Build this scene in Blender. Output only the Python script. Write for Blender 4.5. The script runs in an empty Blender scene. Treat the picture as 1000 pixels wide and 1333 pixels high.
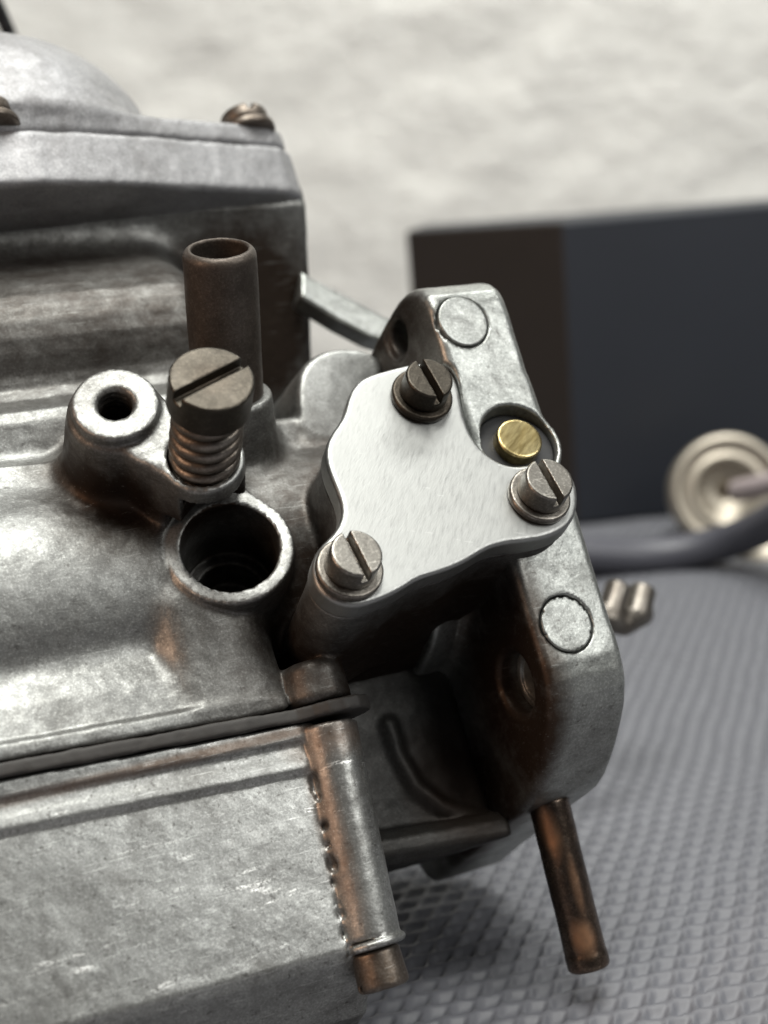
import bpy, math, random
import numpy as np
from mathutils import Matrix, Vector
random.seed(4); RNG = np.random.default_rng(11)
scene = bpy.context.scene
MM = 0.001

# ------------------------------------------------------------------ camera
FPX = 1831.0                                   # focal length in pixels of the 1000 x 1333 photograph
CAM_H = 118.0                                  # mm above the mat
up_c = np.array((-.08, .973, .216)); up_c /= np.linalg.norm(up_c)        # world up seen by the camera
fw_c = np.array((0., 0., -1.)); fw_c = fw_c - up_c * (fw_c @ up_c); fw_c /= np.linalg.norm(fw_c)
rt_c = np.cross(fw_c, up_c)
W = np.stack([rt_c, fw_c, up_c])               # camera vector -> world vector
CAM = np.array((0., 0., CAM_H))
cam_data = bpy.data.cameras.new('camera'); cam = bpy.data.objects.new('camera', cam_data)
scene.collection.objects.link(cam); scene.camera = cam
m4 = Matrix(W.tolist()).to_4x4(); m4.translation = Vector((CAM * MM).tolist()); cam.matrix_world = m4
cam_data.sensor_fit = 'VERTICAL'; cam_data.sensor_height = 36; cam_data.sensor_width = 27
cam_data.lens = 36 * FPX / 1333
cam_data.clip_start = .01; cam_data.clip_end = 20
cam_data.dof.use_dof = True; cam_data.dof.focus_distance = .193; cam_data.dof.aperture_fstop = 15.5

# ------------------------------------------------------------------ light
world = bpy.data.worlds.new('World'); scene.world = world; world.use_nodes = True
bg = world.node_tree.nodes['Background']; bg.inputs[0].default_value = (.85, .88, .95, 1); bg.inputs[1].default_value = .035
def area(name, loc, target, size, size_y, power, color):
    l = bpy.data.lights.new(name, 'AREA'); l.shape = 'RECTANGLE'; l.size = size; l.size_y = size_y
    l.energy = power; l.color = color
    o = bpy.data.objects.new(name, l); scene.collection.objects.link(o)
    o.location = loc
    o.rotation_euler = (Vector(target) - Vector(loc)).to_track_quat('-Z', 'Y').to_euler()
    return o
area('window_light', (.02, .04, .78), (0, .2, .06), .34, .30, 6.0, (1, 1, .95))
area('side_fill_light', (.56, -.12, .56), (0, .2, .06), .42, .36, 2.6, (1, 1, .97))  # added fill lamp, lifts the faces turned to the front and right
area('warm_lamp', (-.36, -.06, .26), (0, .2, .06), .22, .22, .7, (1, .64, .43))
area('backdrop_light', (.25, .45, .9), (.1, .85, .2), .5, .2, 6.4, (.99, 1, .965))  # added lamp, brightens the backdrop only
scene.view_settings.view_transform = 'Standard'; scene.view_settings.look = 'None'
scene.view_settings.exposure = 0; scene.view_settings.gamma = 1

# ------------------------------------------------------------------ carburettor frame: B along the bore, U to the lid, N out of the bowl face
B = np.array((.885, .151, -.44)); B /= np.linalg.norm(B)
U = np.array((-.28, .93, -.24)); U -= B * (U @ B); U /= np.linalg.norm(U)
N = np.cross(B, U); R = np.stack([B, U, N])
O = np.array(((230 - 500) / FPX, (666 - 960) / FPX, -1)) * 183
def ray(x, y): return np.array(((x - 500) / FPX, (666.5 - y) / FPX, -1.))
def at(x, y, n=None, b=None, u=None):
    """point of the carburettor frame (mm) on the plane n, b or u that is seen at photo pixel x, y"""
    r = ray(x, y)
    ax, val = (N, n) if n is not None else (B, b) if b is not None else (U, u)
    return R @ (r * ((val + ax @ O) / (ax @ r)) - O)
def on_plane(x, y, p0, nrm):
    r = R @ ray(x, y); o = -(R @ O)
    return o + r * (((np.asarray(p0) - o) @ nrm) / (r @ nrm))
def vec(c): v = R @ np.array(c, float); return v / np.linalg.norm(v)      # camera direction -> carburettor direction
def carb_world(P): return (P @ R + O) @ W.T + CAM                        # mm
def ground(x, y, z=0.):
    """world point (mm) at height z seen at photo pixel x, y"""
    d = W @ ray(x, y); return CAM + d * ((z - CAM_H) / d[2])
def world_at(x, y, d): return CAM + (W @ ray(x, y)) * d

# ------------------------------------------------------------------ object helpers
def link(name, me, mat=None, parent=None):
    o = bpy.data.objects.new(name, me); scene.collection.objects.link(o)
    if mat is not None: me.materials.append(mat)
    if parent is not None: o.parent = parent
    return o
def tag(o, label=None, cat=None, group=None, kind=None):
    for k, v in (('label', label), ('category', cat), ('group', group), ('kind', kind)):
        if v: o[k] = v
    return o
def empty(name, loc_mm):
    o = bpy.data.objects.new(name, None); scene.collection.objects.link(o)
    o.empty_display_size = .01; o.location = (np.asarray(loc_mm) * MM).tolist(); return o
def raw_mesh(name, V, Q, smooth=True):
    V = np.asarray(V, np.float32); Q = np.asarray(Q, np.int32)
    me = bpy.data.meshes.new(name); nq, k = Q.shape
    me.vertices.add(len(V)); me.vertices.foreach_set('co', V.ravel())
    me.loops.add(nq * k); me.loops.foreach_set('vertex_index', Q.ravel())
    me.polygons.add(nq); me.polygons.foreach_set('loop_start', np.arange(nq, dtype=np.int32) * k)
    me.polygons.foreach_set('use_smooth', np.full(nq, smooth, bool))
    me.update(calc_edges=True); me.validate(); return me

# ------------------------------------------------------------------ solid modelling with distance fields (smooth unions give the cast fillets)
def norm(v): v = np.asarray(v, float); return v / np.linalg.norm(v)
def basis(ax):
    ax = norm(ax); h = np.array((0, 0, 1.)) if abs(ax[2]) < .8 else np.array((0, 1., 0))
    e1 = norm(np.cross(h, ax)); return e1, np.cross(ax, e1), ax
def round_q(q0, q1, r):
    q0 = q0 + r; q1 = q1 + r
    return np.minimum(np.maximum(q0, q1), 0) + np.sqrt(np.maximum(q0, 0) ** 2 + np.maximum(q1, 0) ** 2) - r
def cyl(a, c, r0, r1=None, rnd=.3, thread=0, pitch=1.):
    a = np.asarray(a, float); c = np.asarray(c, float); r1 = r0 if r1 is None else r1
    L = np.linalg.norm(c - a); ax = (c - a) / L; ca = L / math.hypot(L, r1 - r0)
    e1, e2, _ = basis(ax)
    def f(x, y, z):
        t = (x - a[0]) * ax[0] + (y - a[1]) * ax[1] + (z - a[2]) * ax[2]
        d2 = (x - a[0]) ** 2 + (y - a[1]) ** 2 + (z - a[2]) ** 2 - t * t
        q0 = np.sqrt(np.maximum(d2, 0)); rad = r0 + (r1 - r0) * np.clip(t / L, 0, 1)
        if thread:
            x1 = (x - a[0]) * e1[0] + (y - a[1]) * e1[1] + (z - a[2]) * e1[2]
            y1 = (x - a[0]) * e2[0] + (y - a[1]) * e2[1] + (z - a[2]) * e2[2]
            ph = t / pitch - np.arctan2(y1, x1) / (2 * math.pi)
            w_ = 2 * (ph - np.floor(ph)) - 1
            rad = rad - (thread * np.abs(w_) ** .8 if thread > 0 else -thread * (1 - np.sqrt(np.maximum(0, 1 - w_ * w_))))
        return round_q((q0 - rad) * ca, np.abs(t - L / 2) - L / 2, rnd)
    rr = max(r0, r1); ext = rr * np.sqrt(np.maximum(0, 1 - ax ** 2)) + .2
    return f, np.minimum(a, c) - ext, np.maximum(a, c) + ext
def box(lo, hi, rnd=.5):
    lo = np.asarray(lo, float); hi = np.asarray(hi, float); c = (lo + hi) / 2; h = (hi - lo) / 2 - rnd
    def f(x, y, z):
        qx, qy, qz = np.abs(x - c[0]) - h[0], np.abs(y - c[1]) - h[1], np.abs(z - c[2]) - h[2]
        return np.minimum(np.maximum(np.maximum(qx, qy), qz), 0) + np.sqrt(np.maximum(qx, 0) ** 2 + np.maximum(qy, 0) ** 2 + np.maximum(qz, 0) ** 2) - rnd
    return f, lo, hi
def poly2d(P, x, y):
    P = np.asarray(P, np.float32); d = None; s = None
    for i in range(len(P)):
        a, b = P[i], P[i - 1]; e = b - a
        wx, wy = x - a[0], y - a[1]
        t = np.clip((wx * e[0] + wy * e[1]) / max(1e-9, float(e @ e)), 0, 1)
        dd = (wx - e[0] * t) ** 2 + (wy - e[1] * t) ** 2
        d = dd if d is None else np.minimum(d, dd)
        c1 = y >= a[1]; c2 = y < b[1]; c3 = e[0] * wy > e[1] * wx
        flip = (c1 & c2 & c3) | (~c1 & ~c2 & ~c3)
        s = flip if s is None else s ^ flip
    return np.where(s, -1, 1) * np.sqrt(d)
def profile(P, b0, b1, tilt=0., rnd=.3):
    """section given in (u, n), drawn out along b; tilt lets the lines sink to the right"""
    P = np.asarray(P, float)
    def f(x, y, z):
        yy = y + tilt * x
        if yy.shape[0] > 1 and tilt == 0: pass
        d = poly2d(P, *np.broadcast_arrays(yy, z)) if tilt else poly2d(P, *np.broadcast_arrays(y, z))
        return round_q(d, np.abs(x - (b0 + b1) / 2) - (b1 - b0) / 2, rnd)
    sh = abs(tilt) * max(abs(b0), abs(b1))
    return f, np.array((b0, P[:, 0].min() - sh, P[:, 1].min())), np.array((b1, P[:, 0].max() + sh, P[:, 1].max()))
def slab(P, axis, lo, hi, rnd=.3):
    """outline in the two axes other than `axis`, between lo and hi along it"""
    P = np.asarray(P, float); o = [i for i in range(3) if i != axis]
    def f(*c):
        d = poly2d(P, *np.broadcast_arrays(c[o[0]], c[o[1]]))
        return round_q(d, np.abs(c[axis] - (lo + hi) / 2) - (hi - lo) / 2, rnd)
    a = np.zeros(3); b = np.zeros(3); a[axis], b[axis] = lo, hi
    for k in (0, 1): a[o[k]], b[o[k]] = P[:, k].min(), P[:, k].max()
    return f, a, b
def prism(pts, axis, depth, rnd=.3, grow=0., taper=0.):
    """outline of 3D points, drawn out from their plane along axis"""
    pts = np.asarray(pts, float); e1, e2, ax = basis(axis); p0 = pts.mean(0)
    P = np.stack([(pts - p0) @ e1, (pts - p0) @ e2], 1)
    def f(x, y, z):
        dx, dy, dz = x - p0[0], y - p0[1], z - p0[2]
        px = dx * e1[0] + dy * e1[1] + dz * e1[2]; py = dx * e2[0] + dy * e2[1] + dz * e2[2]
        t = dx * ax[0] + dy * ax[1] + dz * ax[2]
        return round_q(poly2d(P, px, py) - grow - taper * t, np.abs(t - depth / 2) - depth / 2, rnd)
    both = np.concatenate([pts, pts + ax * depth]); g = max(grow, grow + taper * depth, 0)
    return f, both.min(0) - g, both.max(0) + g
def ellipsoid(c, r):
    c = np.asarray(c, float); r = np.asarray(r, float)
    def f(x, y, z):
        k0 = np.sqrt(((x - c[0]) / r[0]) ** 2 + ((y - c[1]) / r[1]) ** 2 + ((z - c[2]) / r[2]) ** 2)
        return (k0 - 1) * r.min()
    return f, c - r, c + r
def tube(pts, r):
    pts = [np.asarray(p, float) for p in pts]; r = r if hasattr(r, '__len__') else [r] * len(pts)
    def f(x, y, z):
        d = None
        for i in range(len(pts) - 1):
            a, e = pts[i], pts[i + 1] - pts[i]
            t = np.clip(((x - a[0]) * e[0] + (y - a[1]) * e[1] + (z - a[2]) * e[2]) / (e @ e), 0, 1)
            q = np.sqrt((x - a[0] - e[0] * t) ** 2 + (y - a[1] - e[1] * t) ** 2 + (z - a[2] - e[2] * t) ** 2) - (r[i] + (r[i + 1] - r[i]) * t)
            d = q if d is None else np.minimum(d, q)
        return d
    A = np.array(pts); m = max(r); return f, A.min(0) - m, A.max(0) + m
def smin(a, b, k):
    if k <= 0: return np.minimum(a, b)
    h = np.clip(.5 + .5 * (b - a) / k, 0, 1); return b + (a - b) * h - k * h * (1 - h)
class Solid:
    def __init__(s, lo, hi, vox):
        s.lo = np.asarray(lo, float); s.vox = vox
        s.n = np.ceil((np.asarray(hi, float) - s.lo) / vox).astype(int) + 1
        s.g = np.full(s.n, 4., np.float32)
        s.ax = [(s.lo[i] + vox * np.arange(s.n[i])).astype(np.float32) for i in range(3)]
    def sub(s, lo, hi, pad):
        i0 = np.maximum(0, np.floor((np.asarray(lo) - pad - s.lo) / s.vox).astype(int))
        i1 = np.minimum(s.n, np.ceil((np.asarray(hi) + pad - s.lo) / s.vox).astype(int) + 1)
        if (i1 <= i0).any(): return None
        sl = tuple(slice(a, b) for a, b in zip(i0, i1))
        return sl, (s.ax[0][sl[0]][:, None, None], s.ax[1][sl[1]][None, :, None], s.ax[2][sl[2]][None, None, :])
    def add(s, prim, k=0.):
        f, lo, hi = prim; q = s.sub(lo, hi, max(k, 0) + 3 * s.vox)
        if q: s.g[q[0]] = smin(s.g[q[0]], f(*q[1]).astype(np.float32), k)
        return s
    def cut(s, prim, k=0.):
        f, lo, hi = prim; q = s.sub(lo, hi, max(k, 0) + 3 * s.vox)
        if q: s.g[q[0]] = -smin(-s.g[q[0]], f(*q[1]).astype(np.float32), k)
        return s
    def extract(s):
        g = s.g.copy()
        for a in range(3):                      # close the solid at the edge of its box
            sl = [slice(None)] * 3
            for e in (0, -1): sl[a] = e; g[tuple(sl)] = np.maximum(g[tuple(sl)], s.vox * .5)
        neg = g < 0
        c = neg[:-1, :-1, :-1].astype(np.int8)
        for d in ((1,0,0),(0,1,0),(0,0,1),(1,1,0),(1,0,1),(0,1,1),(1,1,1)):
            c = c + neg[d[0]:neg.shape[0]-1+d[0], d[1]:neg.shape[1]-1+d[1], d[2]:neg.shape[2]-1+d[2]]
        act = (c > 0) & (c < 8); idx = np.argwhere(act); M = len(idx)
        cid = np.full(act.shape, -1, np.int32); cid[act] = np.arange(M)
        cor = [(i, j, k) for i in (0, 1) for j in (0, 1) for k in (0, 1)]
        val = np.stack([g[idx[:, 0] + i, idx[:, 1] + j, idx[:, 2] + k] for i, j, k in cor], 1)
        P = np.zeros((M, 3), np.float32); cnt = np.zeros(M, np.float32)
        for a in range(8):
            for b in range(a + 1, 8):
                da = np.array(cor[b]) - np.array(cor[a])
                if abs(da).sum() != 1: continue
                va, vb = val[:, a], val[:, b]; m = (va < 0) != (vb < 0)
                t = np.where(m, va / np.where(m, va - vb, 1), 0)
                P += np.where(m[:, None], np.array(cor[a]) + t[:, None] * da, 0); cnt += m
        P = P / cnt[:, None]
        grad = np.stack([val[:, [4,5,6,7]].sum(1) - val[:, [0,1,2,3]].sum(1), val[:, [2,3,6,7]].sum(1) - val[:, [0,1,4,5]].sum(1), val[:, [1,3,5,7]].sum(1) - val[:, [0,2,4,6]].sum(1)], 1)
        grad /= np.linalg.norm(grad, axis=1)[:, None] + 1e-9
        V = (idx + P) * s.vox + s.lo
        quads = []
        for a in range(3):
            lo = [slice(None)] * 3; hi = [slice(None)] * 3; lo[a] = slice(0, -1); hi[a] = slice(1, None)
            n0, n1 = neg[tuple(lo)], neg[tuple(hi)]
            e = np.argwhere(n0 != n1); o1, o2 = (a + 1) % 3, (a + 2) % 3
            ok = (e[:, o1] > 0) & (e[:, o2] > 0) & (e[:, o1] < g.shape[o1] - 1) & (e[:, o2] < g.shape[o2] - 1); e = e[ok]
            fl = n0[e[:, 0], e[:, 1], e[:, 2]]
            def cell(d1, d2):
                q = e.copy(); q[:, o1] -= d1; q[:, o2] -= d2; return cid[q[:, 0], q[:, 1], q[:, 2]]
            q = np.stack([cell(1, 1), cell(0, 1), cell(0, 0), cell(1, 0)], 1)
            q[~fl] = q[~fl][:, ::-1]; quads.append(q)
        return V, grad, np.concatenate(quads)
def vnoise(P, scale, seed):
    r = np.random.default_rng(seed).random((32, 32, 32)).astype(np.float32) * 2 - 1
    q = P / scale; i = np.floor(q).astype(int); f = q - i; f = f * f * (3 - 2 * f); out = 0
    for dx in (0, 1):
        for dy in (0, 1):
            for dz in (0, 1):
                w = (f[:, 0] if dx else 1 - f[:, 0]) * (f[:, 1] if dy else 1 - f[:, 1]) * (f[:, 2] if dz else 1 - f[:, 2])
                out = out + w * r[(i[:, 0] + dx) % 32, (i[:, 1] + dy) % 32, (i[:, 2] + dz) % 32]
    return out
ROOT = None; ROOT_MM = None
def solid_part(name, s, mat, parent=None, rough=0., stain_shadings=(), seed=1, base=0., bare=()):
    V, G, Q = s.extract()
    if rough:
        V = V + G * (rough * (vnoise(V, 4.2, seed) + .6 * vnoise(V, 1.7, seed + 1) + .35 * vnoise(V, .8, seed + 2)))[:, None]
    me = raw_mesh(name, (carb_world(V) - ROOT_MM) * MM, Q)
    st = np.full(len(V), base, np.float32)
    for c, r, amt in stain_shadings:
        d = np.linalg.norm((V - np.asarray(c)) / np.asarray(r), axis=1)
        st = np.maximum(st, amt * np.clip(1.6 - 1.6 * d, 0, 1))
    V_ = V.astype(np.float32); c_ = me.attributes.new('cc', 'FLOAT_VECTOR', 'POINT'); c_.data.foreach_set('vector', (V_ * MM).astype(np.float32).ravel()[:3 * len(me.vertices)])
    br = np.zeros(len(V), np.float32)
    for c, ax, r, amt in bare:                           # machined faces: bright metal
        d = V - np.asarray(c); h = d @ ax; q = np.linalg.norm(d - h[:, None] * ax, axis=1)
        br = np.maximum(br, ((np.abs(h) < .32) & (q < r) & (G @ ax > .75)).astype(np.float32) * amt)
    st = st * (1 - br)
    if bare: b_ = me.attributes.new('bare', 'FLOAT', 'POINT'); b_.data.foreach_set('value', br[:len(me.vertices)])
    a = me.attributes.new('stain_shading', 'FLOAT', 'POINT'); a.data.foreach_set('value', st[:len(me.vertices)])
    return link(name, me, mat, parent or ROOT)

# ------------------------------------------------------------------ materials
def new_mat(name):
    m = bpy.data.materials.new(name); m.use_nodes = True; nt = m.node_tree
    return m, nt, nt.nodes['Principled BSDF']
def nd(nt, t, **kw):
    n = nt.nodes.new(t)
    for k, v in kw.items():
        if k in n.inputs: n.inputs[k].default_value = v
        else: setattr(n, k, v)
    return n
def noise(nt, co, scale, detail=4, rough=.6, dist=0., stretch=None):
    if stretch:
        mp = nd(nt, 'ShaderNodeMapping'); mp.inputs['Scale'].default_value = stretch[0]; mp.inputs['Rotation'].default_value = stretch[1]
        nt.links.new(co, mp.inputs[0]); co = mp.outputs[0]
    n = nd(nt, 'ShaderNodeTexNoise', Scale=scale, Detail=detail, Roughness=rough, Distortion=dist); nt.links.new(co, n.inputs['Vector']); return n.outputs[0]
def ramp(nt, fac, stops):
    r = nd(nt, 'ShaderNodeValToRGB'); e = r.color_ramp.elements
    while len(e) < len(stops): e.new(.5)
    for el, (p, c) in zip(e, stops): el.position = p; el.color = (c if hasattr(c, '__len__') else (c, c, c)) + (1,) if hasattr(c, '__len__') else (c, c, c, 1)
    nt.links.new(fac, r.inputs[0]); return r.outputs[0]
def mix(nt, fac, a, b, mode='MIX'):
    n = nd(nt, 'ShaderNodeMix', data_type='RGBA', blend_type=mode)
    for s, v in ((0, fac), (6, a), (7, b)):
        if hasattr(v, 'is_output'): nt.links.new(v, n.inputs[s])
        else: n.inputs[s].default_value = v if s == 0 else tuple(v) + (1,)
    return n.outputs[2]
def mul(nt, a, b, op='MULTIPLY'):
    n = nd(nt, 'ShaderNodeMath', operation=op, use_clamp=(op != 'MULTIPLY_ADD'))
    for i, v in enumerate((a, b)):
        if hasattr(v, 'is_output'): nt.links.new(v, n.inputs[i])
        else: n.inputs[i].default_value = v
    return n.outputs[0]
def bump(nt, h, dist, strength, prev=None):
    n = nd(nt, 'ShaderNodeBump', Distance=dist, Strength=strength); nt.links.new(h, n.inputs['Height'])
    if prev is not None: nt.links.new(prev, n.inputs['Normal'])
    return n.outputs[0]
def coords(nt): return nd(nt, 'ShaderNodeTexCoord').outputs['Object']
def cast_metal(name, dark, light, brown, metallic=.85, rough=(.34, .6), grain=900., pit=.5, bumps=(.00006, .5), scratch=.12, glint=0., grime=.38):
    """weathered zinc casting: mottled oxide, grime spots, brown varnish and painted shade where the stain map says, hairline scratches"""
    m, nt, p = new_mat(name); co = nd(nt, 'ShaderNodeAttribute', attribute_name='cc').outputs['Vector']
    n1 = noise(nt, co, grain * .3, 8, .74, .3); n2 = noise(nt, co, grain * 1.1, 4, .7); n3 = noise(nt, co, grain * .07, 3, .6)
    col = ramp(nt, n1, [(.3, dark), (.52, tuple((a + b) / 2 for a, b in zip(dark, light))), (.72, light)])
    n4 = noise(nt, co, grain * 3.2, 3, .7); col = mix(nt, ramp(nt, n4, [(.3, .55), (.7, 0.)]), col, tuple(c * .45 for c in dark)); col = mix(nt, ramp(nt, n4, [(.56, 0.), (.75, .4)]), col, tuple(min(1, c * 1.5) for c in light))
    spot = ramp(nt, n2, [(.3, 1.), (.42, 0.)])
    col = mix(nt, mul(nt, spot, pit), col, (.05, .045, .04))
    blot = ramp(nt, n3, [(.47, 0.), (.66, 1.)]); col = mix(nt, mul(nt, mul(nt, blot, ramp(nt, n1, [(.35, 1.), (.62, .2)])), grime), col, (.05, .043, .035))
    ba = nd(nt, 'ShaderNodeAttribute', attribute_name='bare').outputs['Fac']
    col = mix(nt, mul(nt, ba, ramp(nt, n4, [(.3, .35), (.5, 1.)])), col, (.66, .67, .65))
    at_ = nd(nt, 'ShaderNodeAttribute', attribute_name='stain_shading')
    sm = mul(nt, at_.outputs['Fac'], ramp(nt, n1, [(.25, 1.), (.8, .55)]))
    col = mix(nt, sm, col, brown)
    sc = noise(nt, co, 300., 3, .6, 0, ((.6, 9, 9), (.3, .5, .25))); scm = ramp(nt, sc, [(.64, 0.), (.68, 1.)])
    col = mix(nt, mul(nt, scm, scratch), col, tuple(min(1, c * 1.5) for c in light))
    if glint:                                      # glints painted as bright streaks along the casting
        s1 = noise(nt, co, 1000., 4, .65, .3, ((.16, 1.1, .3), (0, 0, -.12))); s2 = noise(nt, co, 130., 3, .6, 0, ((.5, 2.2, .5), (0, 0, -.12)))
        sk = mul(nt, ramp(nt, s1, [(.56, 0.), (.63, 1.)]), ramp(nt, s2, [(.54, 0.), (.64, 1.)])); sk = mul(nt, sk, ramp(nt, n4, [(.42, 0.), (.52, 1.)]))
        col = mix(nt, mul(nt, sk, glint), col, (.95, .95, .92))
    nt.links.new(col, p.inputs['Base Color']); p.inputs['Metallic'].default_value = metallic
    rr = ramp(nt, n1, [(.3, rough[1]), (.75, rough[0])]); nt.links.new(mix(nt, sm, rr, (.5, .5, .5)), p.inputs['Roughness'])
    b1 = bump(nt, n2, bumps[0], bumps[1]); b2 = bump(nt, noise(nt, co, grain * .5, 5, .6), bumps[0] * 2.5, bumps[1], b1)
    nt.links.new(bump(nt, scm, .00002, .25, b2), p.inputs['Normal'])
    return m
ZINC = cast_metal('cast_zinc', (.18, .182, .175), (.41, .416, .4), (.03, .02, .014), metallic=.76, rough=(.36, .5), glint=0.)
BOWLM = cast_metal('bowl_zinc', (.28, .283, .272), (.48, .487, .47), (.2, .135, .095), metallic=.78, rough=(.28, .45), pit=.7, grime=.55, bumps=(.00005, .5), scratch=.3, glint=.9)
LIDM = cast_metal('lid_zinc', (.33, .328, .335), (.42, .418, .424), (.1, .07, .05), metallic=.6, rough=(.46, .6), pit=.3)
SHADED = cast_metal('shaded_zinc', (.022, .022, .021), (.07, .07, .066), (.03, .02, .014), metallic=.5, rough=(.42, .56))  # zinc darkened in colour to paint the shade of the rear cavity
FLM = cast_metal('flange_zinc', (.27, .28, .268), (.5, .515, .49), (.045, .029, .02), metallic=.78, rough=(.28, .42), pit=.6)
BRONZE = cast_metal('dark_screw_steel', (.045, .039, .031), (.088, .077, .062), (.07, .04, .024), metallic=.9, rough=(.3, .5), pit=.3, scratch=.15)
STEEL = cast_metal('worn_screw_steel', (.15, .14, .124), (.38, .36, .325), (.12, .07, .04), metallic=.95, rough=(.28, .46), pit=.35, scratch=.2)
RUST = cast_metal('brown_tarnished_tube', (.06, .047, .038), (.13, .108, .09), (.12, .045, .02), metallic=.6, rough=(.4, .6), pit=.35)
COPPER = cast_metal('tarnished_peg', (.07, .055, .048), (.3, .22, .165), (.5, .27, .15), metallic=.95, rough=(.2, .36), pit=.3)
def stretched(nt, co, scale, length, rot, detail=3):
    mp = nd(nt, 'ShaderNodeMapping', vector_type='TEXTURE'); mp.inputs['Scale'].default_value = length; mp.inputs['Rotation'].default_value = rot
    nt.links.new(co, mp.inputs[0]); return noise(nt, mp.outputs[0], scale, detail)
def satin(name, lo, hi, rough, scale, length, rot, b):
    m, nt, p = new_mat(name); co = nd(nt, 'ShaderNodeAttribute', attribute_name='cc').outputs['Vector']
    n = stretched(nt, co, scale, length, rot); n2 = stretched(nt, co, scale * .35, length, (rot[0], rot[1], rot[2] + .25)); n3 = noise(nt, co, 120., 4, .6)
    sc = stretched(nt, co, scale * .25, (length[0] * 3, 1, 1), (0, 0, rot[2] - 1.1)); scm = ramp(nt, sc, [(.69, 0.), (.72, 1.)])
    c = mix(nt, ramp(nt, n, [(.32, 0.), (.68, 1.)]), lo, hi); c = mix(nt, mul(nt, ramp(nt, n2, [(.35, 1.), (.6, 0.)]), .35), c, lo)
    c = mix(nt, mul(nt, ramp(nt, n3, [(.5, 0.), (.75, 1.)]), .3), c, tuple(x * .85 for x in lo)); c = mix(nt, mul(nt, scm, .5), c, tuple(min(1, x * 1.35) for x in hi))
    nt.links.new(c, p.inputs['Base Color']); p.inputs['Metallic'].default_value = 1
    nt.links.new(ramp(nt, n2, [(.3, rough * 1.15), (.7, rough * .85)]), p.inputs['Roughness'])
    nt.links.new(bump(nt, n, .00002, b), p.inputs['Normal']); return m
def brushed(name, col, rough=.3, scale=500., rot=.5, stretch=14., b=.35, dark=.75, aniso=0.):
    m, nt, p = new_mat(name); co = coords(nt)
    n = noise(nt, co, scale, 3, .6, 0, ((1, stretch, stretch), (0, rot, rot)))
    n2 = noise(nt, co, 160., 4, .6)
    c = mix(nt, n, tuple(x * dark for x in col), col); c = mix(nt, mul(nt, ramp(nt, n2, [(.45, 0.), (.8, 1.)]), .25), c, tuple(x * .8 for x in col))
    nt.links.new(c, p.inputs['Base Color']); p.inputs['Metallic'].default_value = 1
    nt.links.new(ramp(nt, n, [(.3, rough * 1.2), (.7, rough * .85)]), p.inputs['Roughness'])
    nt.links.new(bump(nt, n, .00003, b), p.inputs['Normal']); return m
ALU = satin('brushed_aluminium', (.315, .318, .308), (.35, .353, .343), .44, 6500., (12, 1, 1), (0, 0, .75), .5)
BRASS = satin('brass', (.26, .2, .085), (.6, .5, .26), .32, 1500., (6, 1, 1), (0, 0, .6), 1.)
def plain(name, col, rough=.6, metallic=0., var=.25, scale=60., bm=None, sheen=0.):
    m, nt, p = new_mat(name); co = coords(nt); n = noise(nt, co, scale, 5, .6)
    nt.links.new(mix(nt, n, tuple(c * (1 - var) for c in col), tuple(min(1, c * (1 + var)) for c in col)), p.inputs['Base Color'])
    p.inputs['Roughness'].default_value = rough; p.inputs['Metallic'].default_value = metallic
    if sheen: p.inputs['Sheen Weight'].default_value = sheen
    if bm: nt.links.new(bump(nt, noise(nt, co, bm[0], 4, .6), bm[1], bm[2]), p.inputs['Normal'])
    return m
RUBBER = plain('gasket_rubber', (.034, .031, .028), .6, 0, .4, 400., (900., .0001, .5))
BLACK = plain('black_rubber', (.007, .007, .008), .5, 0, .3, 200.)

# ================================================================== SETTING
MAT_M = plain('grey_vinyl', (.112, .114, .128), .5, 0, .1, 90., (2500., .00004, .3))
X0, X1, Y0, Y1 = -.13, .24, .12, .50
st = .00052
xs = np.arange(X0, X1 + st / 2, st); ys = np.arange(Y0, Y1 + st / 2, st)
gx, gy = np.meshgrid(xs, ys, indexing='ij')
ang = math.radians(-19.5); pit = .0035
a_ = (gx * math.cos(ang) + gy * math.sin(ang)) / pit; l_ = (-gx * math.sin(ang) + gy * math.cos(ang)) / (pit * 1.22)
PM = np.stack([gx, gy, gx * 0], -1).reshape(-1, 3) * 1000
wob = vnoise(PM, 9., 77).reshape(gx.shape); wob2 = vnoise(PM, 3.1, 78).reshape(gx.shape); a_ = a_ + .10 * wob; l_ = l_ + .10 * wob2
row = np.floor(a_); fx = a_ - row; l2 = l_ + .5 * (row % 2) - .45 * fx; saw = l2 - np.floor(l2)
win = np.clip(np.minimum(fx, 1 - fx) / .22, 0, 1); win = win * win * (3 - 2 * win)
lens = np.clip(1 - ((saw - .42) / .42) ** 2, 0, 1)
hz = -.0012 * win * lens ** .8 * (.55 + .45 * np.clip((.75 - saw) / .5, 0, 1)) * (1 + .18 * wob2) - .00005 + .00004 * vnoise(PM, .9, 79).reshape(gx.shape)
fade = np.clip(np.minimum(np.minimum(gx - X0, X1 - gx), np.minimum(gy - Y0, Y1 - gy)) / .004, 0, 1); hz = hz * fade
nx, ny = gx.shape; ii = np.arange(nx * ny).reshape(nx, ny)
q = np.stack([ii[:-1, :-1], ii[1:, :-1], ii[1:, 1:], ii[:-1, 1:]], -1).reshape(-1, 4)
tag(link('mat', raw_mesh('mat', np.stack([gx, gy, hz], -1).reshape(-1, 3), q), MAT_M), kind='structure')
tv = [(-2, -1, -.004), (2, -1, -.004), (2, 1.4, -.004), (-2, 1.4, -.004)]
tag(link('ground', raw_mesh('ground', tv, [(0, 1, 2, 3)]), plain('grey_bench', (.19, .19, .21), .6)), kind='structure')
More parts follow.
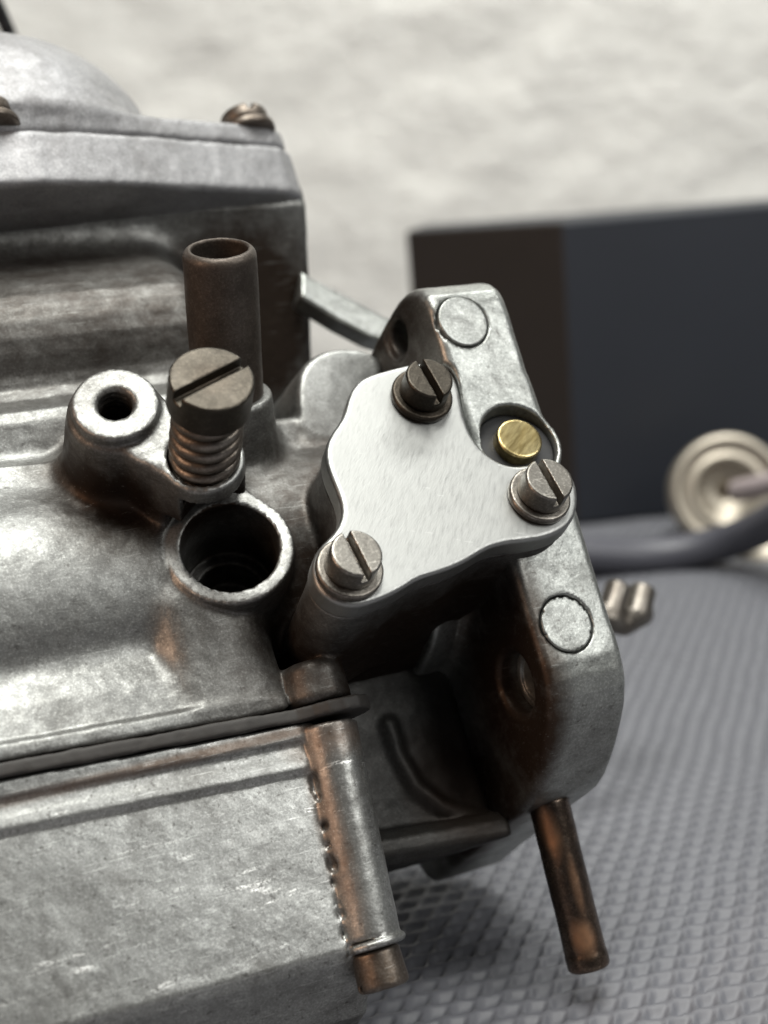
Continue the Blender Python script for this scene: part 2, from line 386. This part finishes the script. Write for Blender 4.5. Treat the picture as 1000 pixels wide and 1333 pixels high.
# white fleecy backdrop hung behind
wm, nt, p = new_mat('white_fleece'); co = coords(nt)
n1 = noise(nt, co, 55., 6, .68, .4, ((1, 1, 1.6), (0, 0, 0))); n2 = noise(nt, co, 105., 3, .6)
nt.links.new(mix(nt, ramp(nt, n2, [(.36, .16), (.6, 0.)]), mix(nt, n1, (.70, .69, .655), (.82, .81, .77)), (.42, .40, .36)), p.inputs['Base Color']); p.inputs['Roughness'].default_value = .95
p.inputs['Sheen Weight'].default_value = .3
nt.links.new(bump(nt, n1, .008, .55, bump(nt, n2, .002, .6)), p.inputs['Normal'])
wx = np.linspace(-.75, .75, 181); wz = np.linspace(-.004, .9, 111); gx, gz = np.meshgrid(wx, wz, indexing='ij')
PW = np.stack([gx * 24, gz * 36, gx * 0], -1).reshape(-1, 3)
gyy = .86 + .003 * vnoise(PW, 1., 3).reshape(gx.shape) + .002 * vnoise(PW, .4, 5).reshape(gx.shape)
ii = np.arange(gx.size).reshape(gx.shape); q = np.stack([ii[:-1, :-1], ii[1:, :-1], ii[1:, 1:], ii[:-1, 1:]], -1).reshape(-1, 4)
tag(link('wall', raw_mesh('wall', np.stack([gx, gyy, gz], -1).reshape(-1, 3), q), wm), kind='structure')

# ================================================================== CARBURETTOR
base_pt = carb_world(np.array([[5., -37., -40.]]))[0]; base_pt[2] = 0.
ROOT_MM = base_pt
ROOT = empty('carburetor', base_pt)
tag(ROOT, 'weathered grey cast zinc carburetor with a bright bare metal cover plate', 'carburetor')

T = .045                                            # the bowl joint sinks slightly to the right
A1 = norm((-.21, .24, .947))                        # axis of the front bosses
NP = vec((.25, .54, .81))                           # normal of the bright plate
PP = vec((0, .87, .5))                              # axis of the vent tube

# -------- bright cover plate
def spline(P, n=6):
    P = np.asarray(P, float); out = []
    for i in range(len(P)):
        p0, p1, p2, p3 = P[i - 1], P[i], P[(i + 1) % len(P)], P[(i + 2) % len(P)]
        for k in range(n):
            t = k / n; out.append(.5 * (2 * p1 + (p2 - p0) * t + (2 * p0 - 5 * p1 + 4 * p2 - p3) * t * t + (3 * p1 - p0 - 3 * p2 + p3) * t ** 3))
    return np.array(out)
plate_c = at(590, 640, n=14)
PL = [(500,482),(530,474),(562,470),(586,480),(597,500),(601,524),(607,548),(615,568),(631,588),(651,602),(675,607),(698,602),(722,604),(742,614),(752,634),
      (752,658),(747,676),(730,692),(700,702),(665,705),(635,712),(610,729),(580,742),(545,752),(525,766),(490,782),(460,790),(430,781),(412,762),(406,740),
      (411,718),(426,702),(440,686),(446,666),(442,645),(431,620),(424,596),(426,574),(437,556),(448,540),(452,522),(460,502),(476,489)]
plate_pts = np.array([on_plane(x, y, plate_c, NP) for x, y in spline(PL, 3)])
for _ in range(3): plate_pts = (np.roll(plate_pts, 1, 0) + 2 * plate_pts + np.roll(plate_pts, -1, 0)) / 4
PT = 3.8
s = Solid(plate_pts.min(0) - 5, plate_pts.max(0) + 2, .24)
s.add(prism(plate_pts, -NP, PT, rnd=.6))
solid_part('cover_plate', s, ALU)

# -------- body casting
s = Solid((-72, 0, -64), (64, 100, 17.5), .37)
s.add(profile([(1.1,-40),(1.1,.3),(3.0,.3),(3.7,-.7),(8,-1.6),(14.6,-4.6),(16.0,-4.9),(16.9,-4.2),(22.2,-3.2),(24.0,-3.6),(25.0,-5.4),(27,-7.0),(36,-7.4),(43,-9),(46.5,-14),(46.5,-40)], -71, 16.5, T, 1.2))
s.add(box((8, 23, -40), (38, 46, -9.5), 2), 2.)
s.add(profile([(44,-58),(44,-12),(48,-11.4),(50.5,-11),(52.5,-11.6),(54.2,-13.6),(56,-16),(58,-16.9),(60,-16.4),(62.5,-15),(65,-14),(67.5,-13.6),(70,-13.9),(72.5,-15),(75,-16.8),(77.5,-19),(80,-21.5),(82.5,-24.2),(85,-27),(88,-30.5),(91,-34),(94,-36),(94,-58)], -71, 30, 0, 9.), 1.5)
s.add(profile([(95,-25.2),(91,-25.6),(84,-30),(73,-37.5),(67,-41.5),(60,-46),(55,-48),(55,-63),(95,-63)], -71, 54.2, 0, 1.2), 6.)
s.add(cyl((-30, 24, -21), (50, 24, -21), 20, rnd=1), 2.)                         # bore tube
# rim above the joint and the bowl-screw boss
cb0 = at(425, 950, n=-1.5)
bt = at(402, 866, n=-1.5)
s.add(cyl((cb0[0] - .2, -.2, -1.4), (bt[0] + .3, bt[1], -1.6), 4.7, 4.3, rnd=1.3), .4)
s.add(box((10, -1.6 + 1.1, -30), (26, 3.0 - 1.3, -4), .8), .8)
# ring tower
rc = at(300, 711, n=1.2)
s.add(box((2.2, 1.2, -40), (16.3, 20, -.4), 3.2), 2.6)
s.add(tube([(10.6, 20, -7.6), (9.6, 5.5, -8.3)], [8.1, 8.2]), 2.2)
s.add(cyl(rc - A1 * 26, rc, 9.2, 8.85, rnd=.3), .6)
# bosses for the pivot hole and the adjusting screw
c1 = at(150, 525, n=8); pad0 = c1 - A1 * 1.9
c2 = on_plane(264, 594, pad0, A1)
s.add(cyl(c1 - A1 * 21, c1 - A1 * 1.9, 9.2, 6.5, rnd=.5), 3.)
s.add(cyl(c2 - A1 * 21, c2, 6.0, 5.6, rnd=.5), 3.)
mid = (c1 + c2) / 2
for f_ in (.25, .5, .75):
    q_ = pad0 + (c2 - pad0) * f_; s.add(cyl(q_ - A1 * 21, q_, 6.6, 5.2, rnd=.5), .8)
s.add(cyl(c1 - A1 * 4, c1, 6.1, 5.75, rnd=.25), .3)
# tower round the vent tube
pb = at(297, 512, n=-3)
s.add(cyl(pb - PP * 22, pb, 8.4, 6.4, rnd=.5), 2.5)
# pump housing under the bright plate
s.add(prism(plate_pts - NP * (PT + .05), -NP, 24, rnd=.3, grow=-.35, taper=.0), 1.2)
# ring seat of the brass plunger
bz = on_plane(675, 576, plate_c - NP * 2.0, NP)
s.add(cyl(bz - NP * 16, bz - NP * 1, 6.9, 6.7, rnd=.3), .8)
# lug and ledge behind
lug = [at(x, y, n=-9) for x, y in spline([(388,505),(397,474),(420,457),(450,452),(480,456),(500,480),(480,560),(440,600),(402,605),(392,560)], 3)]
s.add(prism(lug, (0, 0, -1), 24, rnd=1.2), .8)
# cut: bores and holes
s.cut(cyl(rc + A1 * .02, rc + A1 * 2.6, 9.2, rnd=.3), .9)
s.cut(cyl(rc - A1 * 14, rc + A1 * 9, 6.72, 6.9, rnd=.1), .15)
s.cut(cyl(rc - A1 * 20, rc - A1 * 13, 4.8, rnd=.1), .2)
s.cut(cyl(c1 - A1 * 12, c1 + A1 * 2, 2.55, rnd=.05, thread=.42, pitch=1.0))
s.cut(cyl(c1 - A1 * .5, c1 + A1 * .6, 2.3, 3.3, rnd=.05))
s.cut(cyl(c2 - A1 * 6, c2 + A1 * 3, 4.7, rnd=.05))
s.cut(cyl(bz - NP * 6, bz + NP * 2, 6.05, rnd=.1), .1)
brown = [(c1 - A1 * 11, (16, 21, 13), 1.6), (c2 - A1 * 10, (11, 12, 11), 1.4), (at(205, 700, n=-6), (8, 4, 4), .7), (pb - PP * 8, (8, 11, 11), .45),
         (plate_c - NP * 24 - (0, 8, 0), (48, 48, 30), 1.6), (at(375, 885, n=1), (3.2, 3.5, 3.2), .9), (at(60, 600, n=-8), (6, 4, 6), .4), ((40, 76, -38), (24, 30, 24), 1.6), ((0, 84, -22), (70, 9, 9), .9), ((10, 72, -16), (80, 24, 17), .85)]  # under the plate, on the neck and below the lid: painted shade
solid_part('body_casting', s, ZINC, rough=.07, stain_shadings=brown, seed=21, bare=[(c1, A1, 6.1, .12), (rc, A1, 9.4, .45), (c2, A1, 5.6, .25), (pad0 + (c2 - pad0) * .5, A1, 5, .25), (at(430, 500, n=-9), np.array((0, 0, 1.)), 9, .25)])

led = [at(x, y, n=-31) for x, y in ((392,352),(409,362),(500,410),(535,426),(525,452),(482,438),(440,416),(392,386))]
s = Solid(np.min(led, 0) - (2, 2, 14), np.max(led, 0) + 2, .35)
s.add(prism(led, (0, 0, -1), 5, rnd=.6))
solid_part('bracket', s, FLM, rough=.05, seed=25)
# machined ring faces are part of the casting; the lower rear webs get a darkened zinc that deepens their shade
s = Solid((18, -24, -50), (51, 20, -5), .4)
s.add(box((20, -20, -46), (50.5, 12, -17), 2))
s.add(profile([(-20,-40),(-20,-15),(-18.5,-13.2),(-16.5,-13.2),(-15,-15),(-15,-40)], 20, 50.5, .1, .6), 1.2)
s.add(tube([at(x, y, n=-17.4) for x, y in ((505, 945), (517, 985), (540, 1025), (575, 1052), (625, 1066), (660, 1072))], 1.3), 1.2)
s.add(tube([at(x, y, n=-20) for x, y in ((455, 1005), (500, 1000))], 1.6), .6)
solid_part('lower_web', s, SHADED, rough=.1, base=.15, seed=31, stain_shadings=[((46, -14, -14), (12, 14, 14), 1.2)])

# -------- mounting flange with two bolt holes
FO = [(478,462),(494,428),(515,392),(535,377),(553,386),(567,420),(588,490),(640,640),(668,735),(692,815),(709,868),(717,915),(713,965),(700,1018),(686,1050),
      (655,1075),(615,1108),(580,1138),(562,1150),(545,1132),(531,1092),(520,1040),(480,900),(455,700),(462,520)]
fl = np.array([at(x, y, b=50) for x, y in spline(FO, 2)])
s = Solid((44, -44, -62), (66, 66, 14), .34)
s.add(slab([(p[1], p[2]) for p in fl], 0, 50, 63.4, rnd=1.4))
h1, h2 = at(515, 440, b=50), at(670, 890, b=50)
s.cut(cyl((46, h1[1], h1[2]), (66, h1[1], h1[2]), 2.7, rnd=.1), .3)
s.cut(cyl((46, h1[1], h1[2]), (50.6, h1[1], h1[2]), 3.7, rnd=.1), .5)
s.cut(cyl((46, h2[1], h2[2]), (54.4, h2[1], h2[2]), 4.6, rnd=.1), .3)
s.cut(cyl((46, h2[1], h2[2]), (50.4, h2[1], h2[2]), 5.1, rnd=.1), .3)
s.add(cyl((44, 24, -20), (50.5, 24, -20), 21, rnd=1), 3.)
pl1, pl2 = at(603, 418, n=9.4), at(738, 812, n=9.6)
def face_n(px, py):                                  # n of the flange edge there
    return at(px, py, b=56)[2]
pc = []
for (px, py) in ((603, 418), (738, 812)):
    n_ = 9.3
    for _ in range(6):
        p_ = at(px, py, n=n_); o_ = sorted([(q[1], q[2]) for q in fl if q[2] > 8]); n_ = float(np.interp(p_[1], [q[0] for q in o_], [q[1] for q in o_]))
    pc.append(p_)
    s.cut(cyl((p_[0], p_[1], p_[2] - 1.2), (p_[0], p_[1], p_[2] + 2), 4.25, rnd=.05), .15)
s.add(cyl(bz - NP * 14, bz, 7.0, 6.8, rnd=.3), .6)
s.cut(cyl(bz - NP * 6, bz + NP * 8, 6.05, rnd=.1), .1)
s.cut(prism(plate_pts - NP * (PT + .02), NP, 20, rnd=.05, grow=.12))
flange = solid_part('mounting_flange', s, FLM, rough=.05, seed=41, stain_shadings=[((50, h2[1], h2[2]), (5, 30, 22), 1.3), ((50, h1[1], h1[2]), (4, 18, 16), 1.), ((50, -18, -22), (7, 20, 30), 1.2), ((57, -16, 0), (12, 10, 20), .35)])  # darkens the shaded front face and lower end in the colour
for k, p_ in enumerate(pc):
    s = Solid(p_ - (5, 5, 3), p_ + (5, 5, 2), .15)
    s.add(cyl((p_[0], p_[1], p_[2] - 2), (p_[0], p_[1], p_[2] + (.12 if k == 0 else .05)), 4.02, rnd=.2))
    if k == 1:
        for j in range(13):
            a_ = random.random() * 2 * math.pi; q_ = p_ + np.array((math.cos(a_), math.sin(a_), 0)) * 4.05 + (0, 0, .1)
            s.cut(ellipsoid(q_, (.3, .3, .5)))
    solid_part('plug', s, FLM, flange, rough=.03, seed=51 + k)
s = Solid((51, h2[1] - 6, h2[2] - 6), (56, h2[1] + 6, h2[2] + 6), .2)
s.add(cyl((53.2, h2[1], h2[2]), (55, h2[1], h2[2]), 4.55, rnd=.25)); s.cut(cyl((52, h2[1], h2[2]), (53.7, h2[1], h2[2]), 3.4, rnd=.15), .2)
solid_part('blanking_plug', s, FLM, flange, rough=.04, seed=58)
# seal and brass plunger end inside the ring seat
s = Solid(bz - 9, bz + 9, .2); s.add(cyl(bz - NP * 5.5, bz - NP * 1.3, 6.1, rnd=.3))
seal = solid_part('seal_disc', s, BLACK)
bzc = on_plane(677, 570, bz + NP * .6, NP)
s = Solid(bz - 9, bz + 9, .2); s.add(cyl(bzc - NP * 5, bzc, 3.5, rnd=.35))
solid_part('plunger', s, BRASS)

# -------- float bowl, gasket and bowl screw
cA, cB = at(431, 955, n=-1), at(487, 1222, n=-1)
s = Solid((-72, -47, -44), (30, 4, 5), .37)
s.add(profile([(-1.1,-42),(-1.1,-.2),(-3.2,-.3),(-3.7,-1.0),(-4.8,-.95),(-5.8,-.7),(-7.0,-.55),(-8.0,-1.1),(-31.2,-.9),(-32.6,-1.8),(-36.0,-5.6),(-40,-9.6),(-41.4,-13),(-41.4,-30),(-37.5,-42)], -71, 19.5, T, 1.2))
s.add(box((10, -33, -38), (25, -1.6, -4.2), 1.5), .6)
s.add(cyl((cA[0], cA[1] + 1.3, -1.9), (cB[0], cB[1], -1.9), 4.25, 3.95, rnd=.3), .5)
s.add(cyl((cB[0], cB[1] - 1.2, -1.9), (cB[0], cB[1], -1.9), 4.5, rnd=.6), .1)
for j in range(34):                                  # pitted seam beside the column
    t = j / 25; x = cA[0] - 4.1 + (cB[0] - cA[0]) * t + random.uniform(-.35, .35); y = cA[1] - 5 + (cB[1] - cA[1] + 5) * t + random.uniform(-1, 1)
    if random.random() < .4: continue
    s.cut(ellipsoid((x, y, -.6), (random.uniform(.2, .6), random.uniform(.3, 1.3), random.uniform(.5, 1.1))), .1)
bst = [(((cA[0] + cB[0]) / 2 - 3.2, (cA[1] + cB[1]) / 2, .5), (2.2, 18, 4), .55), ((-40, -37, 0), (30, 8, 6), .8), ((0, -2.8, 0), (60, 1.0, 3), .8), ((cA[0], cA[1] - 1, 0), (9, 3.5, 6), .6)]  # first spot paints a warm copper glow on the column's left flank
solid_part('float_bowl', s, BOWLM, rough=.045, stain_shadings=bst, seed=61)
s = Solid((-72, -4, -42), (32, 6, 4), .3)
f_, lo_, hi_ = slab([(-71, -40), (-71, 1.0), (16.5, 1.1), (18.6, 2.1), (20.5, 3.5), (22.6, 4.0), (24.8, 3.6), (26.6, 2.2), (27.7, .2), (28.0, -2), (27.6, -5), (26.5, -9), (26, -40)], 1, -1.0, .85, rnd=.25)
s.add((lambda x, y, z: f_(x, y + T * x, z), lo_ - (0, 3.5, 0), hi_ + (0, 3.5, 0)))
solid_part('gasket', s, RUBBER, rough=.1, seed=71)
bs = np.array((cB[0], cB[1] - 1.2, -1.9))
s = Solid(bs - (6, 8, 6), bs + (6, 2, 6), .2)
s.add(cyl(bs - (0, 5.2, 0), bs, 3.45, 3.3, rnd=.7)); s.cut(box(bs - (5, 5.6, .5), bs + (5, -3.9, .5), .05))
solid_part('bowl_screw', s, STEEL, rough=.05, base=.5, seed=77)
# peg on the flange
p0, p1 = at(713, 1040, b=56), at(768, 1262, b=56)
s = Solid(np.minimum(p0, p1) - 5, np.maximum(p0, p1) + 5, .25)
pa_ = norm(p0 - p1); s.add(cyl(p0, p1 + pa_ * 2.4, 3.1, rnd=.3)); s.add(cyl(p1 + pa_ * 2.9, p1, 3.22, 3.2, rnd=.8), .2)
solid_part('peg', s, COPPER, rough=.05, seed=81, stain_shadings=[(p1 + norm(p0 - p1) * 4.8 + (-1.2, 0, 2.6), (2.2, 3.6, 2.4), 1.), (p0 + norm(p1 - p0) * 5 + (-2, 0, 2), (1.7, 5, 2.2), .8), (p0 + norm(p1 - p0) * 13 + (-.6, 0, 3), (1., 7, 2.), .5)])  # copper spots paint warm glints on the left of the peg

# -------- lid and dome
LO = [(-71,-17),(-40,-12.8),(-20,-11.2),(-8,-11),(4,-11.8),(12,-13.1),(20,-14.8),(36,-18.8),(45.5,-21),(50.5,-22.4),(53.4,-24.4),(54.6,-27.5),(54.6,-33),(52,-40),(46,-58),(38,-86),(-71,-86)]
s = Solid((-72, 84, -87), (57, 104, -9), .5)
def tilted(prim, t):
    f, lo, hi = prim; d = abs(t) * 75
    return (lambda x, y, z: f(x, y - t * x, z)), lo - (0, d, 0), hi + (0, d, 0)
s.add(tilted(slab(LO, 1, 89.6, 99.2, rnd=1.0), .042))
s.cut(cyl((47, 85, -30), (47, 93, -30), 2.4, rnd=.2))
solid_part('lid_rim', s, LIDM, rough=.12, seed=91)
s = Solid((-72, 95, -92), (57, 136, -9), .55)
s.add(tilted(slab([(b_ - .35 * np.sign(b_), n_ - .35) for b_, n_ in LO], 1, 99.4, 103.6, rnd=.9), .042))
dc = np.array((2., 103, -44.))
s.add(cyl(dc, dc + (0, 6, 0), 33.5, 32, rnd=1.5), 3.); s.add(ellipsoid(dc + (0, 4, 0), (32.5, 24.5, 32.5)), 2.)
lid = solid_part('lid', s, LIDM, rough=.1, seed=95)
for (px, py, u_, mat_) in ((323, 174, 105.4, STEEL), (-3, 164, 103.7, STEEL)):
    c = at(px, py, u=u_) if px > 100 else at(-15, 168, n=-13.3)
    s = Solid(c - (7, 3, 7), c + (7, 8, 7), .25)
    s.add(cyl(c - (0, .5, 0), c + (0, .9, 0), 5.0, rnd=.3)); s.add(cyl(c + (0, .9, 0), c + (0, 4, 0), 4.3, rnd=1.1)); s.cut(box(c + (-.6, 2.6, -6), c + (.6, 6, 6), .05))
    solid_part('lid_screw', s, mat_, base=.45)

# -------- vent tube
ptop = None; best = 1e9
for L in np.arange(8, 40, .1):
    c = (pb + PP * L) @ R + O; y = 666.5 - FPX * c[1] / -c[2]
    if abs(y - 322) < best: best = abs(y - 322); ptop = pb + PP * L
s = Solid(np.minimum(pb, ptop) - 8, np.maximum(pb, ptop) + 8, .26)
s.add(cyl(pb - PP * 3, ptop, 5.2, rnd=1.3)); s.cut(cyl(ptop - PP * 18, ptop + PP * 3, 3.95, rnd=.1), .5)
solid_part('vent_tube', s, RUST, rough=.05, seed=101, stain_shadings=[(ptop - PP * 5, (4.1, 5, 5), .35), (pb + PP * 2, (6, 6, 6), .4)])

# -------- adjusting screw, half wound out
st_ = on_plane(276, 492, c2 + A1 * 15.2, A1)
ax_s = norm(st_ - c2)
def head(name, c, ax, r, h, slot_px, slot_w, slot_d, mat, parent=None, washer=None, shaft=None, vox=.16, chamfer=.35, seed=1):
    """slotted cheese-head screw; c is the middle of the top face, slot_px two photo pixels along the slot"""
    q0, q1 = (on_plane(x, y, c, ax) for x, y in slot_px); d = norm(q1 - q0); e = np.cross(ax, d)
    back = h + (shaft[1] if shaft else 0) + (washer[1] if washer else 0) + 1
    s = Solid(np.minimum(c, c - ax * back) - r * 1.5, np.maximum(c, c - ax * back) + r * 1.5, vox)
    s.add(cyl(c - ax * h, c, r * 1.02, r, rnd=chamfer))
    if shaft: s.add(cyl(c - ax * (h + shaft[1]), c - ax * (h - .4), shaft[0], rnd=.1, thread=shaft[2], pitch=shaft[3]), .1)
    w = slot_w / 2
    corners = np.array([c + d * r * 1.4 + e * w + ax, c + d * r * 1.4 - e * w + ax, c - d * r * 1.4 - e * w + ax, c - d * r * 1.4 + e * w + ax])
    s.cut(prism(corners, -ax, slot_d + 1, rnd=.04), .05)
    o = solid_part(name, s, mat, parent, rough=.03, seed=seed, stain_shadings=[(c - ax * h, (r * 1.1, r * 1.1, r * 1.1), .5)])
    if washer:
        s = Solid(c - ax * h - washer[0] * 1.25, c - ax * h + washer[0] * 1.25, vox)
        s.add(cyl(c - ax * (h + washer[1]), c - ax * h, washer[0], rnd=.4)); s.cut(cyl(c - ax * (h + 3), c - ax * (h - 3), r * .6, rnd=.1))
        solid_part('washer', s, mat, o, rough=.04, seed=seed + 3, base=.12)
    return o
screw_ = head('idle_screw', st_, ax_s, 5.35, 5.0, ((228, 508), (312, 466)), 1.45, 1.5, BRONZE, shaft=(2.9, 17, .3, 1.0), chamfer=.3, seed=5)
s = Solid(np.minimum(c2, st_) - 9, np.maximum(c2, st_) + 9, .17)
sp0, sp1 = c2 - A1 * 4, st_ - ax_s * 4.9
def helix(a, c, R_, r_, pitch):
    L = np.linalg.norm(c - a); e1, e2, ax = basis(c - a)
    def f(x, y, z):
        dx, dy, dz = x - a[0], y - a[1], z - a[2]
        t = dx * ax[0] + dy * ax[1] + dz * ax[2]; u_ = dx * e1[0] + dy * e1[1] + dz * e1[2]; v_ = dx * e2[0] + dy * e2[1] + dz * e2[2]
        ph = t / pitch - np.arctan2(v_, u_) / (2 * math.pi); h = (ph - np.round(ph)) * pitch
        d = np.sqrt((np.sqrt(u_ * u_ + v_ * v_) - R_) ** 2 + h * h * .97) - r_
        return np.maximum(d, np.abs(t - L / 2) - L / 2)
    return f, np.minimum(a, c) - R_ - r_, np.maximum(a, c) + R_ + r_
s.add(helix(sp0, sp1, 3.85, .92, 2.3))
solid_part('spring', s, STEEL, screw_, rough=.08, base=.35, seed=9)
# -------- three screws of the plate
for k, (px, py, sl, mt) in enumerate((((560, 491), None, ((547, 462), (582, 514)), BRONZE), ((716, 622), None, ((708, 597), (738, 648)), STEEL), ((464, 718), None, ((455, 688), (485, 747)), STEEL)) if False else
        ((560, 491, ((552, 462), (582, 514)), BRONZE), (716, 623, ((708, 596), (738, 648)), STEEL), (465, 719, ((455, 688), (485, 747)), STEEL))):
    c = on_plane(px, py, plate_c + NP * 5.0, NP)
    head('plate_screw', c, NP, 3.45, 3.7, sl, 1.05, 2.0, mt, washer=(4.55, 1.25), vox=.14, seed=7 + k)

# -------- small throttle parts that peep out behind the flange
tb = at(812, 780, n=-45)
s = Solid(tb - 16, tb + 16, .35)
a0, a1 = at(790, 775, n=-47), at(800, 792, n=-47)
s.add(cyl(at(806, 762, n=-49), at(790, 815, n=-49), 2.7, rnd=.8)); s.add(cyl(at(838, 765, n=-50), at(828, 800, n=-50), 2.7, rnd=.8)); s.add(tube([at(770, 800, n=-49), at(812, 812, n=-49), at(835, 800, n=-50)], 2.4), 1.)
solid_part('throttle_stop', s, STEEL, rough=.05, base=.2)

# ================================================================== THINGS BEHIND
def quad_prism(name, base, h, mats, bevel):
    pass
def flat(base_xy, z):
    return [(p[0], p[1], z) for p in base_xy]
# dark box: brown end, navy side
def hit(x, y, d): p = world_at(x, y, d); return p
k0 = hit(752, 690, 500); kx, ky = k0[0], k0[1]
l0 = hit(558, 690, 556); r0 = hit(1120, 690, 512)
ztop = hit(745, 285, 500)[2]
cor = [np.array((l0[0], l0[1])), np.array((kx, ky)), np.array((r0[0], r0[1])), np.array((r0[0] + 8, r0[1] + 75)), np.array((l0[0] + 10, l0[1] + 75))]
me = bpy.data.meshes.new('box'); vs = [(c[0] * MM, c[1] * MM, 0) for c in cor] + [(c[0] * MM, c[1] * MM, ztop * MM) for c in cor]
fs = [tuple(range(4, -1, -1)), tuple(range(5, 10))] + [(i, (i + 1) % 5, 5 + (i + 1) % 5, 5 + i) for i in range(5)]
me.from_pydata(vs, [], fs); me.update()
NAVY = plain('navy_card', (.0145, .0175, .025), .55, 0, .12, 30.); BROWN = plain('dark_brown_card', (.024, .018, .014), .6, 0, .15, 40.)
bo = link('dark_box', me, NAVY); me.materials.append(BROWN); me.polygons[2].material_index = 1
bv = bo.modifiers.new('bevel', 'BEVEL'); bv.width = .0012; bv.segments = 2
tag(bo, 'dark box with a navy side and a dark brown end standing behind the carburetor', 'box')
# hose and fitting
HO = empty('hose', ground(860, 735)); tag(HO, 'grey rubber hose lying behind the carburetor with a pale turned metal end fitting', 'hose')
def sweep(name, pts, r, mat, parent, off, seg=20, closed=True):
    P = np.array(pts, float); P = np.concatenate([spline_open(P)]); V = []; F_ = []
    for i, p_ in enumerate(P):
        t = norm(P[min(i + 1, len(P) - 1)] - P[max(i - 1, 0)]); e1 = norm(np.cross(t, (0, 0, 1.))); e2 = np.cross(e1, t)
        for k in range(seg): a = 2 * math.pi * k / seg; V.append(p_ + (e1 * math.cos(a) + e2 * math.sin(a)) * r)
    for i in range(len(P) - 1):
        for k in range(seg): F_.append((i * seg + k, i * seg + (k + 1) % seg, (i + 1) * seg + (k + 1) % seg, (i + 1) * seg + k))
    me = bpy.data.meshes.new(name); me.from_pydata(((np.array(V) - off) * MM).tolist(), [], F_ + [tuple(range(seg))[::-1], tuple(range((len(P) - 1) * seg, len(P) * seg))])
    for f in me.polygons: f.use_smooth = True
    me.update(); return link(name, me, mat, parent)
def spline_open(P, n=8):
    Q = np.concatenate([[2 * P[0] - P[1]], P, [2 * P[-1] - P[-2]]]); out = []
    for i in range(1, len(Q) - 2):
        p0, p1, p2, p3 = Q[i - 1:i + 3]
        for k in range(n): t = k / n; out.append(.5 * (2 * p1 + (p2 - p0) * t + (2 * p0 - 5 * p1 + 4 * p2 - p3) * t * t + (3 * p1 - p0 - 3 * p2 + p3) * t ** 3))
    return np.array(out + [P[-1]])
def lathe(name, prof, c, ax, mat, parent, off, seg=56):
    e1, e2, ax = basis(ax); V = []; F_ = []
    for (r, h) in prof:
        for k in range(seg): a = 2 * math.pi * k / seg; V.append(np.asarray(c) + ax * h + (e1 * math.cos(a) + e2 * math.sin(a)) * r)
    for i in range(len(prof) - 1):
        for k in range(seg): F_.append((i * seg + k, i * seg + (k + 1) % seg, (i + 1) * seg + (k + 1) % seg, (i + 1) * seg + k))
    me = bpy.data.meshes.new(name); me.from_pydata(((np.array(V) - off) * MM).tolist(), [], F_)
    for f in me.polygons: f.use_smooth = True
    me.update(); return link(name, me, mat, parent)
hoff = ground(860, 735)
hz_ = [world_at(x, y, d) for x, y, d in ((640, 712, 425), (760, 722, 432), (850, 724, 436), (930, 710, 432), (985, 690, 420), (1040, 660, 400), (1100, 630, 385), (1180, 600, 375))]
sweep('tube', hz_, 5.7, plain('grey_hose', (.075, .075, .09), .42, 0, .1, 60.), HO, hoff)
fc = world_at(948, 638, 458); fa = W @ norm((-.10, .05, 1)); NICK = brushed('satin_nickel', (.55, .5, .42), .5, 300., 0, 3., .1, .85)
lathe('fitting', [(0.01, -14), (17.5, -14), (18.6, -12.5), (18.8, -1.5), (18.2, .3), (16.6, .9), (15.2, .2), (14.6, -1.2), (12.6, -1.6), (11.8, -.4), (10.4, -.6), (9.2, -2.5), (6.5, -4.2), (3.6, -5.0), (2.6, -5.5), (2.4, -12), (.01, -12.2)], fc, fa, NICK, HO, hoff)
c2_ = world_at(955, 646, 452); sweep('stem', [world_at(958, 640, 454), world_at(985, 634, 446), world_at(1030, 622, 436), world_at(1075, 612, 428)], 3.6, plain('pink_grey_tube', (.4, .34, .34), .5), HO, hoff)
lathe('collar', [(.01, 0), (6, 0), (8.5, 1), (9, 3), (9, 9), (8, 11), (.01, 11)], world_at(1000, 735, 446), W @ norm((-.3, .2, 1)), NICK, HO, hoff)
# black cable behind the lid
coff = world_at(5, 40, 330)
cb_ = sweep('cable', [world_at(x, y, d) for x, y, d in ((-45, -60, 322), (-8, 0, 326), (6, 30, 329), (16, 54, 330), (17, 76, 318), (-20, 100, 300))], 1.7, BLACK, None, coff)
cb_.location = (coff * MM).tolist(); tag(cb_, 'black cable bending down behind the carburetor lid', 'cable')
